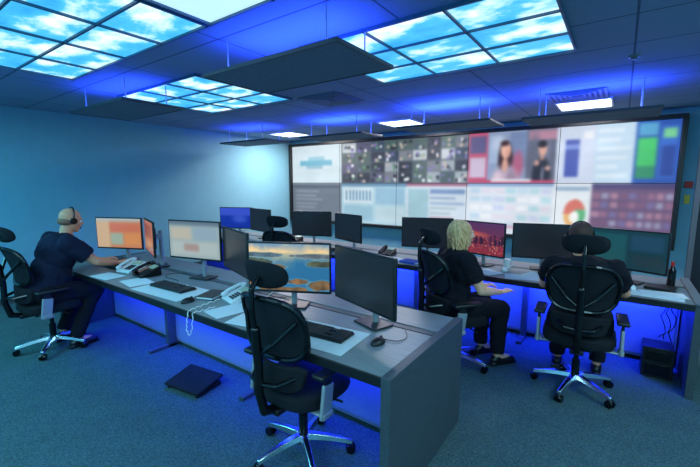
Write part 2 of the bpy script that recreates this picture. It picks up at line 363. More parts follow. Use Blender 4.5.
# ------------------------------------------------------------------ desks
def desk(label, x0, x1, y0, y1, npan, power, py, endm=None):
    cx = (x0+x1)/2; w = x1-x0; d = y1-y0
    e = thing('control_desk', label, 'desk', (cx, (y0+y1)/2, 0), group='control desks')
    bm = B(); box(bm, (0,-.19,.72), (w-.1, d-.38, .04)); box(bm, (0,d/2-.15,.72), (w-.1,.3,.04)); put(bm, 'worktop', M['desk'], e, .004)
    bm = B(); box(bm, (0,-d/2-.006,.715), (w-.1,.012,.052)); put(bm, 'edge_trim', M['black'], e, .002)
    bm = B(); box(bm, (0,d/2-.345,.706), (w-.1,.09,.008)); box(bm, (0,d/2-.345,.738), (w-.12,.05,.004)); put(bm, 'cable_channel', M['deskd'], e, .001)
    for s in (-1, 1):
        bm = B(); box(bm, (s*(w/2-.026),0,.372), (.052, d+.02, .744)); put(bm, 'end_panel', M['deskd'], e, .003)
        if s == 1 and endm:
            bm = B(); box(bm, (s*(w/2-.02),0,.75), (.06, d+.04, .012)); put(bm, 'pale_edging', endm, e, .002, label='pale edging on the end panel')
    pw = (w-.12)/npan
    for i in range(npan):
        px = -w/2+.06+(i+.5)*pw
        bm = B(); box(bm, (px, py, .37), (pw-.006, .018, .66)); box(bm, (px, py-.014, .37), (pw-.05, .012, .60)); put(bm, 'modesty_panel', M['panel'], e, .002)
        bm = B(); box(bm, (px, d/2-.03, .35), (pw-.012, .018, .66)); put(bm, 'back_panel', M['panel'], e, .002)
        if i:
            bm = B(); box(bm, (-w/2+.06+i*pw, py-.06, .35), (.05, .09, .7)); box(bm, (-w/2+.06+i*pw, py-.14, .015), (.05, .30, .03))
            put(bm, 'leg', M['deskd'], e, .003)
    bm = B(); box(bm, (0, py-.21, .69), (w-.2, .03, .016)); put(bm, 'light_strip', M['led'], e, smooth=False)
    area(e, (0,py-.17,.675), (R(44),0,0), w-.3, .06, power, (.012,.034,1), 'under_desk_light')
    return e
desk('long grey control desk with black edge and blue-lit underside', -5.05, -.8, 1.45, 2.42, 3, 56, .06)
desk('long grey control desk near the video wall, blue-lit underside', -5.8, .57, 3.72, 4.65, 5, 165, .12, M['edging'])

# ------------------------------------------------------------------ monitors
def imgs():
    d = {}
    h, w = 96, 168
    n2 = fbm(h, w, 9, 3, 6); n3 = fbm(h, w, 12, 6, 5); n4 = fbm(h, w, 31, 3, 5)
    c = Cv(w, h, (60,116,150)); yy = c.yy; xx = c.xx
    def mixc(a, b, k): k = np.clip(k, 0, 1)[..., None]; return np.array(a)*(1-k)+np.array(b)*k
    c.a = mixc((186,182,150), (44,110,156), (yy-.18)*4.4+(n3-.5)*.5)
    g = np.clip(1-((xx-.42)/.18)**2, 0, 1)*np.clip(1-(yy-.2)*2.4, 0, 1); c.a = c.a*(1-.4*g[..., None])+np.array((246,208,140))*.4*g[..., None]
    k = np.clip((.2+.02*n2-yy)*30, 0, 1)[..., None]; c.a = c.a*(1-k)+mixc((240,208,152), (118,150,178), (.2-yy)*6+(n2-.5)*1.8)*k
    wb = (n4-.5)*3.2
    for x, y, rx, ry, col in ((.16,.24,.26,.05,(78,98,112)),(.78,.25,.30,.045,(96,108,118)),(.06,.40,.20,.09,(72,84,66)),(.88,.42,.16,.06,(84,92,74)),
        (.34,.50,.14,.05,(128,100,62)),(.12,.76,.26,.15,(144,104,60)),(.56,.80,.16,.07,(138,100,62)),(.94,.88,.18,.10,(106,84,58)),(.40,.98,.30,.08,(114,86,52))):
        dd = ((xx-x)/rx)**2+((yy-y)/ry)**2+wb*.9
        k = np.clip((1-dd)*3, 0, 1)[..., None]; rim = np.clip(1-np.abs(dd-1.15)*2.6, 0, 1)[..., None]*.4
        c.a = c.a*(1-rim)+np.array((140,180,180))*rim
        c.a = c.a*(1-k)+(np.array(col)*(.55+.95*n3[..., None]))*k
    d['coast'] = c.a
    c = Cv(64, 36, (214,140,100)); c.rect(0,0,1,.12,(190,200,200)); c.rect(0,.12,.3,1,(225,190,150)); c.rect(.32,.2,.97,.45,(216,124,96)); c.rect(.32,.5,.6,.9,(170,190,170)); c.rect(.63,.5,.97,.9,(230,155,95)); c.blur(5); d['orange'] = c.a*.88
    c = Cv(64, 36, (180,110,90)); c.rect(.1,.1,.9,.5,(140,76,66)); c.rect(.1,.6,.9,.9,(196,150,116)); c.blur(5); d['rust'] = c.a*.85
    c = Cv(64, 36, (160,182,184)); c.rect(0,0,1,.1,(100,118,134)); c.rect(.05,.16,.45,.5,(196,190,172)); c.rect(.5,.16,.95,.5,(150,174,190)); c.rect(.05,.56,.95,.92,(182,196,194)); c.rect(.3,.62,.6,.8,(172,150,142)); c.blur(5); d['pale'] = c.a*.92
    c = Cv(96, 54, (40,45,90))
    for y in range(54): f = y/54; c.a[y] = np.array((82,46,94))*(1-f)+np.array((130,40,50))*f
    c.ell(.3,.4,.5,.14,(190,90,76),1)
    rs = random.Random(8)
    for i in range(34):
        x = rs.random(); hh = rs.uniform(.1,.42); c.rect(x, .6-hh*.6, x+.035, .68, rs.choice([(52,24,48),(70,30,50),(40,22,46)]))
    for i in range(170): x = rs.random(); y = rs.uniform(.44,.98); c.rect(x, y, x+.016, y+.025, rs.choice([(240,140,80),(206,64,60),(240,190,130),(150,44,70)]))
    c.blur(1); d['city'] = c.a
    c = Cv(64, 36, (20,40,170)); c.rect(.0,.0,1,.4,(60,80,215)); c.ell(.6,.55,.3,.25,(60,90,215), 1); c.blur(7); d['blue'] = c.a*.9
    c = Cv(24, 14, (20,25,32)); d['off'] = c.a
    c = Cv(64, 36, (18,54,66)); c.rect(.05,.1,.5,.9,(24,78,86)); c.rect(.55,.1,.95,.5,(28,66,92)); c.rect(.6,.6,.95,.9,(30,54,64)); c.blur(4); d['teal'] = c.a
    return d
IM = imgs()
MW, MH = .61, .365
def monitor(x, y, yaw, img, label, zc=1.05, dz=.742):
    e = thing('computer_monitor', label, 'monitor', (x, y, dz), R(yaw), group='desk monitors'); z = zc-dz
    bm = B(); box(bm, (0,.004,z), (MW,.022,MH)); box(bm, (0,.026,z), (MW*.62,.026,MH*.6)); put(bm, 'casing', M['black'], e, .005)
    screen('screen', IM[img], MW-.024, MH-.03, M['scr'], e, (0,-.0085,z+.003))
    bm = B(); box(bm, (0,.05,z), (.12,.02,.12)); cyl(bm, (0,.06,z), (0,.11,z), .022); cyl(bm, (0,.11,.005), (0,.11,z+.06), .02)
    box(bm, (0,.09,z-.0), (.05,.05,.05)); put(bm, 'stand_pole', M['silver'], e, .002)
    bm = B(); box(bm, (0,.09,.006), (.22,.16,.012)); put(bm, 'stand_base', M['black'], e, .005, seg=3)
monitor(-1.88,1.89,27,'coast','black monitor showing a golden coastline photo')
monitor(-1.27,1.915,-19,'off','black monitor switched off, angled beside the coastline display')
monitor(-3.18,1.98,14,'pale','black monitor with blurred pale document', 1.12)
monitor(-2.60,1.98,-19,'off','dark monitor turned sideways beside the pale document display',1.08)
monitor(-4.67,1.97,24,'orange','monitor with blurred orange page facing the bald man', 1.07)
monitor(-4.09,2.02,-19,'rust','narrow-seen monitor with blurred rust page',1.07)
monitor(-5.30,4.1,24,'blue','monitor with glowing blue picture')
monitor(-4.68,4.08,-10,'off','dark monitor beside the blue display')
monitor(-3.66,4.16,22,'off','dark switched-off monitor on the second desk')
monitor(-2.95,4.08,-19,'off','dark slanted monitor on the second desk')
monitor(-1.86,4.2,18,'off','dark monitor in front of the blonde woman')
monitor(-1.22,4.12,-16,'city','monitor showing a red night city picture')
monitor(-.60,4.27,16,'off','dark monitor beside the seated man in black')
monitor(.08,4.16,-19,'teal','monitor with dim teal picture at the desk end')  # dim teal blocks painted as the screen image

# ------------------------------------------------------------------ chairs
HZ = 1.185
def make_chair():
    e = thing('office_chair', 'black mesh office chair', 'chair', group='office chairs')
    bm = B()
    cyl(bm, (0,0,.075), (0,0,.13), .045, .035)
    for k in range(5):
        a = R(90+72*k+18); dx, dy = math.cos(a), math.sin(a)
        n = 6; prev = None
        for i in range(n+1):
            f = i/n; r = .03+f*.27; z = .118-.045*f**1.6; wd = .030-.011*f; hh = .019-.006*f
            ring = [bm.verts.new((dx*r-dy*sx*wd, dy*r+dx*sx*wd, z+sz*hh)) for sx, sz in ((-1,-1),(1,-1),(.6,1),(-.6,1))]
            if prev:
                for q in range(4): bm.faces.new((prev[q], prev[(q+1)%4], ring[(q+1)%4], ring[q]))
            else: bm.faces.new(ring[::-1])
            prev = ring
        bm.faces.new(prev)
    bmesh.ops.recalc_face_normals(bm, faces=bm.faces)
    put(bm, 'star_base', M['chrome'], e, .004)
    for k in range(5):
        a = R(90+72*k+18); dx, dy = math.cos(a), math.sin(a); c = Vector((dx*.29, dy*.29, .03)); s = Vector((-dy, dx, 0))
        bm = B()
        for q in (-1, 1): cyl(bm, c+s*q*.008, c+s*q*.026, .03, .027, 18)
        cyl(bm, c-s*.008, c+s*.008, .012); cyl(bm, c, c+Vector((0,0,.045)), .009); ell(bm, c+Vector((0,0,.018)), (.022,.022,.016), seg=12)
        put(bm, 'caster', M['blackg'], e)
    bm = B(); cyl(bm, (0,0,.12), (0,0,.26), .028); cyl(bm, (0,0,.26), (0,0,.4), .018); put(bm, 'gas_lift', M['blackg'], e)
    bm = B(); box(bm, (0,-.02,.405), (.2,.26,.05)); box(bm, (0,-.17,.40), (.09,.16,.035)); cyl(bm, (.1,.04,.40), (.26,.06,.395), .007); put(bm, 'tilt_mechanism', M['black'], e, .008)
    bm = B(); n = 28; rings = []
    prof = [(.85,.42),(.97,.432),(1.0,.458),(.98,.487),(.9,.503),(.6,.506),(.3,.50)]
    for s, z in prof:
        ring = []
        for i in range(n):
            a = 2*math.pi*i/n; ca, sa = math.cos(a), math.sin(a)
            x = .25*s*math.copysign(abs(ca)**.55, ca); y = .24*s*math.copysign(abs(sa)**.6, sa)
            x *= 1+.04*(y/.24); dz = -.03*max(0, (y-.12)/.12)**2+ (.012*(abs(x)/.25)**2 if z > .47 else 0)
            ring.append(bm.verts.new((x, y, z+dz)))
        rings.append(ring)
    for a_, b_ in zip(rings[:-1], rings[1:]):
        for i in range(n): bm.faces.new((a_[i], a_[(i+1)%n], b_[(i+1)%n], b_[i]))
    bm.faces.new(rings[0][::-1]); bm.faces.new(rings[-1]); put(bm, 'seat', M['fabric'], e)
    ZT = .53
    def bp(u, v, off=0):
        w = (.168+.074*math.sin(min(1, v*1.25)*math.pi/2))*(1-.12*max(0, v-.75)/.25)
        y = -.225+.04*math.sin(v*math.pi)-.085*v+.065*u*u-off
        return (u*w, y, .535+ZT*v)
    def surf(u0, u1, v0, v1, nu, nv, th, off=0, corner=0):
        bm = B(); g = {}
        for s in (0, 1):
            for j in range(nv+1):
                for i in range(nu+1):
                    v = v0+(v1-v0)*j/nv; vv = (j/nv)*2-1; u = u0+(u1-u0)*i/nu
                    if corner:
                        q = abs(vv); u *= (1-corner*max(0, (q-.6)/.4)**2.5)
                    g[s,i,j] = bm.verts.new(bp(u, v, off+(th if s else 0)))
        for j in range(nv):
            for i in range(nu):
                bm.faces.new((g[0,i,j], g[0,i,j+1], g[0,i+1,j+1], g[0,i+1,j])); bm.faces.new((g[1,i,j], g[1,i+1,j], g[1,i+1,j+1], g[1,i,j+1]))
        for i in range(nu):
            bm.faces.new((g[0,i,0], g[0,i+1,0], g[1,i+1,0], g[1,i,0])); bm.faces.new((g[0,i+1,nv], g[0,i,nv], g[1,i,nv], g[1,i+1,nv]))
        for j in range(nv):
            bm.faces.new((g[0,0,j+1], g[0,0,j], g[1,0,j], g[1,0,j+1])); bm.faces.new((g[0,nu,j], g[0,nu,j+1], g[1,nu,j+1], g[1,nu,j]))
        bmesh.ops.recalc_face_normals(bm, faces=bm.faces)
        return bm
    put(surf(-.96, .96, .34, 1, 14, 14, .014, corner=.3), 'backrest', M['meshf'], e)
    put(surf(-.98, .98, .0, .27, 14, 8, .034, corner=.22), 'lumbar_rest', M['fabric'], e, .006)
    bm = B()
    def off(u, v): p = Vector(bp(u, v)); return p-Vector((0,.016,0))
    rim = []
    for i in range(48):
        a = 2*math.pi*i/48; ca, sa = math.cos(a), math.sin(a)
        u = .95*math.copysign(abs(ca)**.5, ca); v = .67+.335*math.copysign(abs(sa)**.6, sa); rim.append(off(u, v))
    tube(bm, rim+[rim[0]], .015, 8); ell(bm, rim[0], (.015,)*3, seg=8)
    put(bm, 'back_frame', M['blackg'], e)
    bm = B()
    sp = [Vector((0,-.2,.40)), Vector((0,-.30,.43)), Vector((0,-.335,.56)), Vector((0,-.33,.72)), Vector((0,-.345,.90))]
    for a_, b_ in zip(sp[:-1], sp[1:]):
        cyl(bm, a_, b_, .026, .024, 12); ell(bm, b_, (.025,)*3, seg=12)
    for s in (-1, 1):
        tube(bm, [Vector((0,-.33,.76)), Vector((s*.09,-.31,.83)), off(s*.8, .78)], .013, 8)
        tube(bm, [Vector((0,-.33,.60)), Vector((s*.09,-.30,.60)), off(s*.75, .16)], .014, 8)
    put(bm, 'back_bracket', M['blackg'], e)
    bm = B(); tube(bm, [Vector((0,-.345,.88)), Vector((0,-.365,1.02)), Vector((0,-.36,1.12)), Vector((0,-.315,HZ-.01))], .015, 10)
    put(bm, 'headrest_stem', M['blackg'], e)
    bm = B(); n = 24; rings = []
    for s, o in ((.75,-.024),(.95,-.015),(1,0),(.95,.015),(.75,.024)):
        ring = []
        for i in range(n):
            a = 2*math.pi*i/n; ca, sa = math.cos(a), math.sin(a)
            x = .15*s*math.copysign(abs(ca)**.75, ca); zz = .074*s*math.copysign(abs(sa)**.75, sa)
            ring.append(bm.verts.new((x, -.305+o+.055*(x/.15)**2-.25*zz, HZ+zz)))
        rings.append(ring)
    for a_, b_ in zip(rings[:-1], rings[1:]):
        for i in range(n): bm.faces.new((a_[i], b_[i], b_[(i+1)%n], a_[(i+1)%n]))
    bm.faces.new(rings[0]); bm.faces.new(rings[-1][::-1]); bmesh.ops.recalc_face_normals(bm, faces=bm.faces)
    put(bm, 'headrest', M['fabric'], e)
    for s in (-1, 1):
        bm = B(); box(bm, (s*.18,-.11,.412), (.20,.07,.016)); box(bm, (s*.275,-.11,.49), (.022,.085,.19), (R(-8),0,0)); box(bm, (s*.275,-.11,.415), (.034,.085,.036))
        put(bm, 'arm_bracket', M['silver'], e, .009, seg=3, label='silver arm bracket')
        bm = B(); box(bm, (s*.275,-.10,.60), (.015,.06,.09)); put(bm, 'arm_slider', M['black'], e, .003)
        bm = B(); box(bm, (s*.27,-.055,.648), (.08,.26,.03)); put(bm, 'arm_pad', M['black'], e, .013, seg=4)
    return e
ch = make_chair(); ch.location = (-1.47, 1.57, 0); ch.rotation_euler = (0,0,R(0)); ch['label'] = 'empty black mesh office chair with chrome base'
copy_thing(ch, (-4.52, 1.22, 0), R(2), 'black mesh office chair under the bald man')
copy_thing(ch, (-1.14, 3.22, 0), R(-38), 'black mesh office chair turned aside under the blonde woman', .01)
copy_thing(ch, (-.19, 3.38, 0), R(3), 'black office chair under the man in black, from behind', .035)
copy_thing(ch, (-3.40, 3.42, 0), R(14), 'empty black office chair pushed up to the second desk')

# ------------------------------------------------------------------ people
def remeshed(bm, name, m, parent, vox, smooth=4, label=None):
    me = bpy.data.meshes.new('tmp'); bm.to_mesh(me); bm.free(); o = bpy.data.objects.new('tmp', me); COL.objects.link(o)
    r = o.modifiers.new('r', 'REMESH'); r.mode = 'VOXEL'; r.voxel_size = vox; r.use_smooth_shade = True
    s = o.modifiers.new('s', 'SMOOTH'); s.factor = .5; s.iterations = smooth
    dg = bpy.context.evaluated_depsgraph_get(); ev = o.evaluated_get(dg)
    m2 = bpy.data.meshes.new_from_object(ev); bpy.data.objects.remove(o); m2.name = name
    m2.materials.clear(); m2.materials.append(m)
    m2.polygons.foreach_set('use_smooth', [True]*len(m2.polygons))
    q = bpy.data.objects.new(name, m2); COL.objects.link(q); q.parent = parent
    if label: q['label'] = label
    return q
def person(label, loc, rz, J, k=1.0, skin='skin', top='navy', hair='bald', yawh=0, pitch=0, vox=.0065, build=1.0):
    e = thing('person', label, 'person', loc, rz, group='seated operators')
    V3 = Vector; bm = B()
    P, Be, C, N, H = [V3(J[q]) for q in ('pelvis','belly','chest','neck','head')]
    b = build
    def torso(bm, i, z=0):
        ell(bm, P, (.165*b+i,.125*b+i,.12+i)); ell(bm, Be, (.148*b+i,.12*b+i,.17+i))
        ell(bm, C, (.165*b+i,.112*b+i,.19+i))
        ell(bm, (P+Be)/2, (.152*b+i,.12*b+i,.14+i))
        for s in (-1, 1):
            sh = V3(J['sh'])*1; sh.x *= s; cap(bm, N-V3((0,0,.035)), .055+i, sh-V3((s*.02,0,0)), .058+i)
            ell(bm, C.lerp(sh, .45)+V3((0,-.01,.02)), (.085+i,.08+i,.10+i))
    torso(bm, 0)
    cap(bm, N-V3((0,0,.06)), .062, (N+H)/2+V3((0,-.01,0)), .054)
    HM = Matrix.Translation(H) @ Euler((pitch, 0, yawh)).to_matrix().to_4x4()
    def hp(p): return HM @ V3(p)
    def hell(bm, c, r): sph(bm, HM @ Matrix.Translation(c) @ Matrix.Diagonal((*r,1)), 24, 16)
    hell(bm, (0,-.012,.03), (.077,.096,.09)); hell(bm, (0,.015,-.03), (.062,.074,.088)); hell(bm, (0,.055,-.09), (.034,.03,.026))
    hell(bm, (0,.082,.022), (.05,.014,.014)); cap(bm, hp((0,.087,.012)), .009, hp((0,.108,-.022)), .014)
    hell(bm, (0,.102,-.026), (.018,.012,.009)); hell(bm, (0,.086,-.055), (.026,.012,.012))
    for s in (-1, 1):
        hell(bm, (s*.078,-.008,-.005), (.011,.02,.032)); hell(bm, (s*.04,.06,-.025), (.022,.022,.022))
    for s, t_ in ((-1,'l'), (1,'r')):
        sh = V3(J['sh']); sh.x *= s; el = V3(J['el_'+t_]); wr = V3(J['wr_'+t_])
        cap(bm, sh, .056*b, (sh+el)/2, .049*b); cap(bm, (sh+el)/2, .049*b, el, .04); mid = el.lerp(wr, .35)
        cap(bm, el, .04, mid, .042); cap(bm, mid, .042, wr, .027)
        d = (wr-el).normalized(); hd = V3((d.x*.6, d.y, 0)); hd.normalize(); up = V3((0,0,1)); side = hd.cross(up)
        pc = wr+hd*.055; Rm = Matrix((side, hd, up)).transposed().to_4x4()
        sph(bm, Matrix.Translation(pc) @ Rm @ Matrix.Diagonal((.043,.056,.017,1)), 16, 12)
        cap(bm, wr, .024, wr+hd*.03, .022)
        for f, (ox, L) in enumerate(((-.031,.062),(-.0105,.075),(.0105,.072),(.031,.056))):
            a0 = pc+side*ox+hd*.035; a1 = pc+side*ox*1.12+hd*(.045+L*.45)+up*.008; a2 = a1+hd*L*.35-up*.012; a3 = a2+hd*L*.2-up*.016
            cap(bm, a0, .0105, a1, .0095, 10); cap(bm, a1, .0095, a2, .0088, 10); cap(bm, a2, .0088, a3, .008, 10)
        tb = pc-side*s*.032-hd*.02; t1 = tb-side*s*.03+hd*.03-up*.004; t2 = t1+hd*.028-up*.01-side*s*.004
        cap(bm, tb, .014, t1, .011, 10); cap(bm, t1, .011, t2, .009, 10)
        kn = V3(J['kn']); kn.x *= s; an = V3(J['an']); an.x *= s; hi = V3((s*.095*b, P.y+.02, P.z-.015))
        cap(bm, hi, .088*b, kn, .06); cap(bm, kn, .058, kn.lerp(an,.35)+V3((0,-.012,0)), .055); cap(bm, kn.lerp(an,.35)+V3((0,-.012,0)), .055, an, .036)
        cap(bm, an-V3((0,0,.03)), .036, an+V3((0,.12,-.06)), .03)
    remeshed(bm, 'body', M[skin], e, vox, 3)
    bm = B(); torso(bm, .014)
    for s, t_ in ((-1,'l'), (1,'r')):
        sh = V3(J['sh']); sh.x *= s; el = V3(J['el_'+t_]); cap(bm, sh, .07*b, sh.lerp(el,.35), .068*b); cyl(bm, sh.lerp(el,.3), sh.lerp(el,.68), .068*b, .066*b)
    o = remeshed(bm, 'shirt', M[top], e, .01, 3, 'dark short-sleeved work shirt')
    tx = bpy.data.textures.get('folds') or bpy.data.textures.new('folds', 'CLOUDS'); tx.noise_scale = .10; tx.noise_depth = 2
    dm = o.modifiers.new('folds', 'DISPLACE'); dm.texture = tx; dm.strength = .038; dm.mid_level = .42
    bm = B(); cyl(bm, N-V3((0,0,.045)), N+V3((0,.008,.0)), .084, .068, 24); remeshed(bm, 'collar', M[top], e, .008, 2)
    bm = B()
    ell(bm, P-V3((0,0,.01)), (.176*b,.137*b,.115))
    for s in (-1, 1):
        kn = V3(J['kn']); kn.x *= s; an = V3(J['an']); an.x *= s; hi = V3((s*.095*b, P.y+.02, P.z-.015)); m_ = kn.lerp(an,.35)+V3((0,-.012,0))
        cap(bm, hi, .1*b, kn, .073); cap(bm, kn, .072, m_, .07); cyl(bm, m_, an+V3((0,0,.0)), .07, .06)
    o = remeshed(bm, 'trousers', M['blackc'], e, .01, 3, 'black work trousers')
    dm = o.modifiers.new('folds', 'DISPLACE'); dm.texture = tx; dm.strength = .028; dm.mid_level = .42
    for s in (-1, 1):
        an = V3(J['an']); an.x *= s; bm = B()
        cap(bm, (an.x, an.y, .062), .042, (an.x, an.y-.01, .05), .042); cap(bm, (an.x, an.y-.03, .042), .038, (an.x*1.08, an.y+.15, .036), .036); box(bm, (an.x*1.03, an.y+.055, .01), (.075,.27,.018))
        remeshed(bm, 'shoe', M['shoe'], e, .007, 2)
    for s in (-1, 1):
        bm = B(); sph(bm, HM @ Matrix.Translation((s*.03,.078,.002)) @ Matrix.Diagonal((.012,.012,.012,1)), 12, 8); put(bm, 'eye', M['eye'], e)
    bm = B(); hell(bm, (0,.0975,-.056), (.022,.006,.005)); put(bm, 'lips', M['lip'], e)
    if hair == 'blonde':
        bm = B(); hell(bm, (0,-.024,.036), (.084,.097,.092)); hell(bm, (0,-.058,-.03), (.078,.052,.095)); hell(bm, (0,-.062,-.09), (.07,.042,.05))
        for s in (-1, 1): hell(bm, (s*.068,-.02,-.04), (.024,.045,.08))
        rs = random.Random(2)
        for i in range(110):
            a = R(rs.uniform(-205, 25)); z0 = rs.uniform(.03,.122); rr = math.sqrt(max(.06, 1-((z0-.036)/.096)**2))
            p = Vector((.088*math.cos(a)*rr, -.025+.099*math.sin(a)*rr, z0)); L = rs.uniform(.13,.24); prev = p; r0 = rs.uniform(.005,.0080); ph = rs.uniform(0, 6); fl = rs.uniform(0,.016)
            for k in range(1, 9):
                f = k/8; ez = z0-L*f; q = .088+.008*math.sin(f*math.pi)+.006*math.sin(ph+f*10)+fl*f
                rr2 = 1 if ez < .03 else math.sqrt(max(.1, 1-((ez-.03)/.1)**2)); aa = a+.12*math.sin(ph+f*8)
                nx = Vector((q*math.cos(aa)*rr2*(1-.1*f), -.025+q*1.05*math.sin(aa)*rr2*(1-.1*f), ez))
                cap(bm, HM @ prev, r0, HM @ nx, r0*.95, 8); r0 *= .95; prev = nx
        remeshed(bm, 'hair', M['blonde'], e, .0035, 1, 'wavy blonde shoulder-length hair')
    elif hair == 'short':
        bm = B(); hell(bm, (0,-.024,.04), (.083,.098,.09)); hell(bm, (0,-.05,-.01), (.078,.065,.075)); remeshed(bm, 'hair', M['darkh'], e, .007, 2, 'short dark hair')
    else:
        bm = B(); hell(bm, (0,-.043,-.022), (.0788,.071,.044)); remeshed(bm, 'hair', M['greyh'], e, .006, 2, 'closely cropped fringe of hair')
    return e, HM
def headset(owner, HM, label):
    h = thing('headset', label, 'headset', owner.location, owner.rotation_euler.z, group='headsets')
    bm = B(); pts = [HM @ Vector((.094*math.cos(a), -.01, .0+.132*math.sin(a))) for a in [math.pi*i/16 for i in range(17)]]
    tube(bm, pts, .007, 8); put(bm, 'headband', M['blackg'], h)
    for s in (-1, 1):
        bm = B(); cyl(bm, HM @ Vector((s*.088,-.008,-.006)), HM @ Vector((s*.108,-.008,-.006)), .034, .03, 20); put(bm, 'ear_cup', M['blackg'], h, .005)
    bm = B(); tube(bm, [HM @ Vector(p) for p in ((-.1,.0,-.02),(-.09,.06,-.06),(-.05,.11,-.07))], .004, 8); ell(bm, HM @ Vector((-.05,.112,-.07)), (.01,)*3, seg=10); put(bm, 'microphone_boom', M['blackg'], h)

J1 = dict(pelvis=(0,-.03,.60), belly=(0,.05,.76), chest=(0,.115,.95), neck=(0,.20,1.13), head=(0,.265,1.27), sh=(.205,.15,1.055),
  el_l=(-.27,.34,.86), el_r=(.28,.35,.86), wr_l=(-.16,.56,.795), wr_r=(.18,.58,.795), kn=(.17,.37,.56), an=(.15,.16,.11))
p1, H1 = person('bald man in navy short-sleeved shirt, typing at the desk', (-4.52,1.20,0), R(2), J1, skin='skin', top='navy', hair='bald', pitch=R(-12), build=1.28)
headset(p1, H1, 'black headset on the bald man')
J2 = dict(pelvis=(0,-.05,.575), belly=(0,-.03,.71), chest=(0,.0,.89), neck=(0,.02,1.06), head=(0,.05,1.20), sh=(.17,.0,.99),
  el_l=(-.245,.08,.75), el_r=(.25,.09,.75), wr_l=(-.09,.29,.70), wr_r=(.18,.32,.70), kn=(.12,.40,.53), an=(.12,.38,.11))
p2, H2 = person('blonde woman in black t-shirt sitting with forearms held forward', (-1.14,3.22,0), R(-38), J2, skin='skin2', top='blackc', hair='blonde', yawh=R(-6), build=1.1)
J3 = dict(pelvis=(0,-.03,.57), belly=(0,-.01,.71), chest=(0,.02,.89), neck=(-.02,.07,1.065), head=(-.04,.11,1.21), sh=(.195,.03,.99),
  el_l=(-.28,.15,.80), el_r=(.28,.15,.80), wr_l=(-.17,.44,.785), wr_r=(.18,.44,.785), kn=(.15,.42,.55), an=(.15,.40,.11))
p3, H3 = person('man in black shirt with short dark hair, facing monitors', (-.19,3.38,0), R(3), J3, skin='skin', top='blackc', hair='short', pitch=R(-6), build=1.2)
headset(p3, H3, 'black headset on the man in black')

# ------------------------------------------------------------------ desk items
DZ = .741
def keyboard(x, y, rz):
    e = thing('keyboard', 'black full-size keyboard on the desk', 'keyboard', (x,y,DZ+.003), R(rz), group='keyboards')
    bm = B(); box(bm, (0,0,.009), (.45,.155,.016)); put(bm, 'case', M['black'], e, .005, seg=3)
    bm = B()
    for j in range(6):
        for i in range(20):
            if i in (14, 15) and j % 2: continue
            box(bm, (-.211+i*.0222, -.06+j*.0235, .0205), (.0185,.0185,.009))
    o = put(bm, 'keys', M['keyc'], e, smooth=False); o['kind'] = 'stuff'
def mouse(x, y, rz, m='black'):
    e = thing('computer_mouse', ('black' if m == 'black' else 'white')+' computer mouse on the desk', 'mouse', (x,y,DZ), R(rz), group='computer mice')
    bm = B(); ell(bm, (0,0,.006), (.032,.056,.03)); bmesh.ops.bisect_plane(bm, geom=bm.verts[:]+bm.edges[:]+bm.faces[:], plane_co=(0,0,0), plane_no=(0,0,-1), clear_outer=True)
    put(bm, 'shell', M[m], e); bm = B(); cyl(bm, (-.004,.03,.031), (.004,.03,.031), .008); put(bm, 'scroll_wheel', M['keyc'], e)
def sheet(x, y, w, d, rz, i=0):
    bm = B(); box(bm, (0,0,0), (w,d,.0025)); put(bm, 'paper_sheet', M['paper'], smooth=False, loc=(x,y,DZ+.0018+.003*i), rot=(0,0,R(rz)), label='white paper sheet lying on the desk', category='paper', group='desk papers')
def notebook(x, y, rz, m, label):
    e = thing('notebook', label, 'notebook', (x,y,DZ), R(rz), group='notebooks')
    bm = B(); box(bm, (0,0,.012), (.146,.206,.014)); put(bm, 'pages', M['paper'], e)
    bm = B(); box(bm, (0,0,.003), (.152,.212,.003)); box(bm, (0,0,.021), (.152,.212,.003)); box(bm, (-.0755,0,.012), (.003,.212,.02)); put(bm, 'cover', m, e)
def phone(x, y, rz, m, label, s=1.0):
    e = thing('desk_phone', label, 'telephone', (x,y,DZ), R(rz), group='desk phones'); e.scale = (s,s,s)
    bm = B()
    vs = [bm.verts.new(p) for p in ((-.1,-.1,0),(.1,-.1,0),(.1,.1,0),(-.1,.1,0),(-.1,-.1,.025),(.1,-.1,.025),(.1,.1,.09),(-.1,.1,.09))]
    for f in ((3,2,1,0),(4,5,6,7),(0,1,5,4),(1,2,6,5),(2,3,7,6),(3,0,4,7)): bm.faces.new([vs[i] for i in f])
    put(bm, 'phone_base', m, e, .008, seg=3)
    tl = math.atan2(.065,.2)
    bm = B(); box(bm, (.035,.05,.085), (.1,.06,.006), (tl,0,0)); put(bm, 'display', M['lcd'], e)
    bm = B()
    for i in range(4):
        for j in range(4): box(bm, (.002+i*.022,-.065+j*.022,.04+j*.0072), (.015,.015,.008), (tl,0,0))
    put(bm, 'buttons', M['keyc'], e, smooth=False)
    bm = B(); tube(bm, [Vector((-.068,-.09,.055)), Vector((-.068,-.05,.078)), Vector((-.068,.05,.11)), Vector((-.068,.09,.112))], .014, 10)
    ell(bm, (-.068,-.085,.05), (.024,.03,.02)); ell(bm, (-.068,.088,.104), (.024,.03,.02)); put(bm, 'handset', m, e)
    return e
def cable(pts, m, label, r=.004):
    P = [Vector(p) for p in pts]; out = []
    for i in range(len(P)-1):
        p0 = P[max(0,i-1)]; p1 = P[i]; p2 = P[i+1]; p3 = P[min(len(P)-1,i+2)]
        for k in range(6):
            f = k/6; out.append(.5*((2*p1)+(p2-p0)*f+(2*p0-5*p1+4*p2-p3)*f*f+(3*p1-p0-3*p2+p3)*f**3))
    out.append(P[-1]); bm = B(); tube(bm, out, r, 6); put(bm, 'desk_cable', M[m], label=label, category='cable', group='loose desk cables')
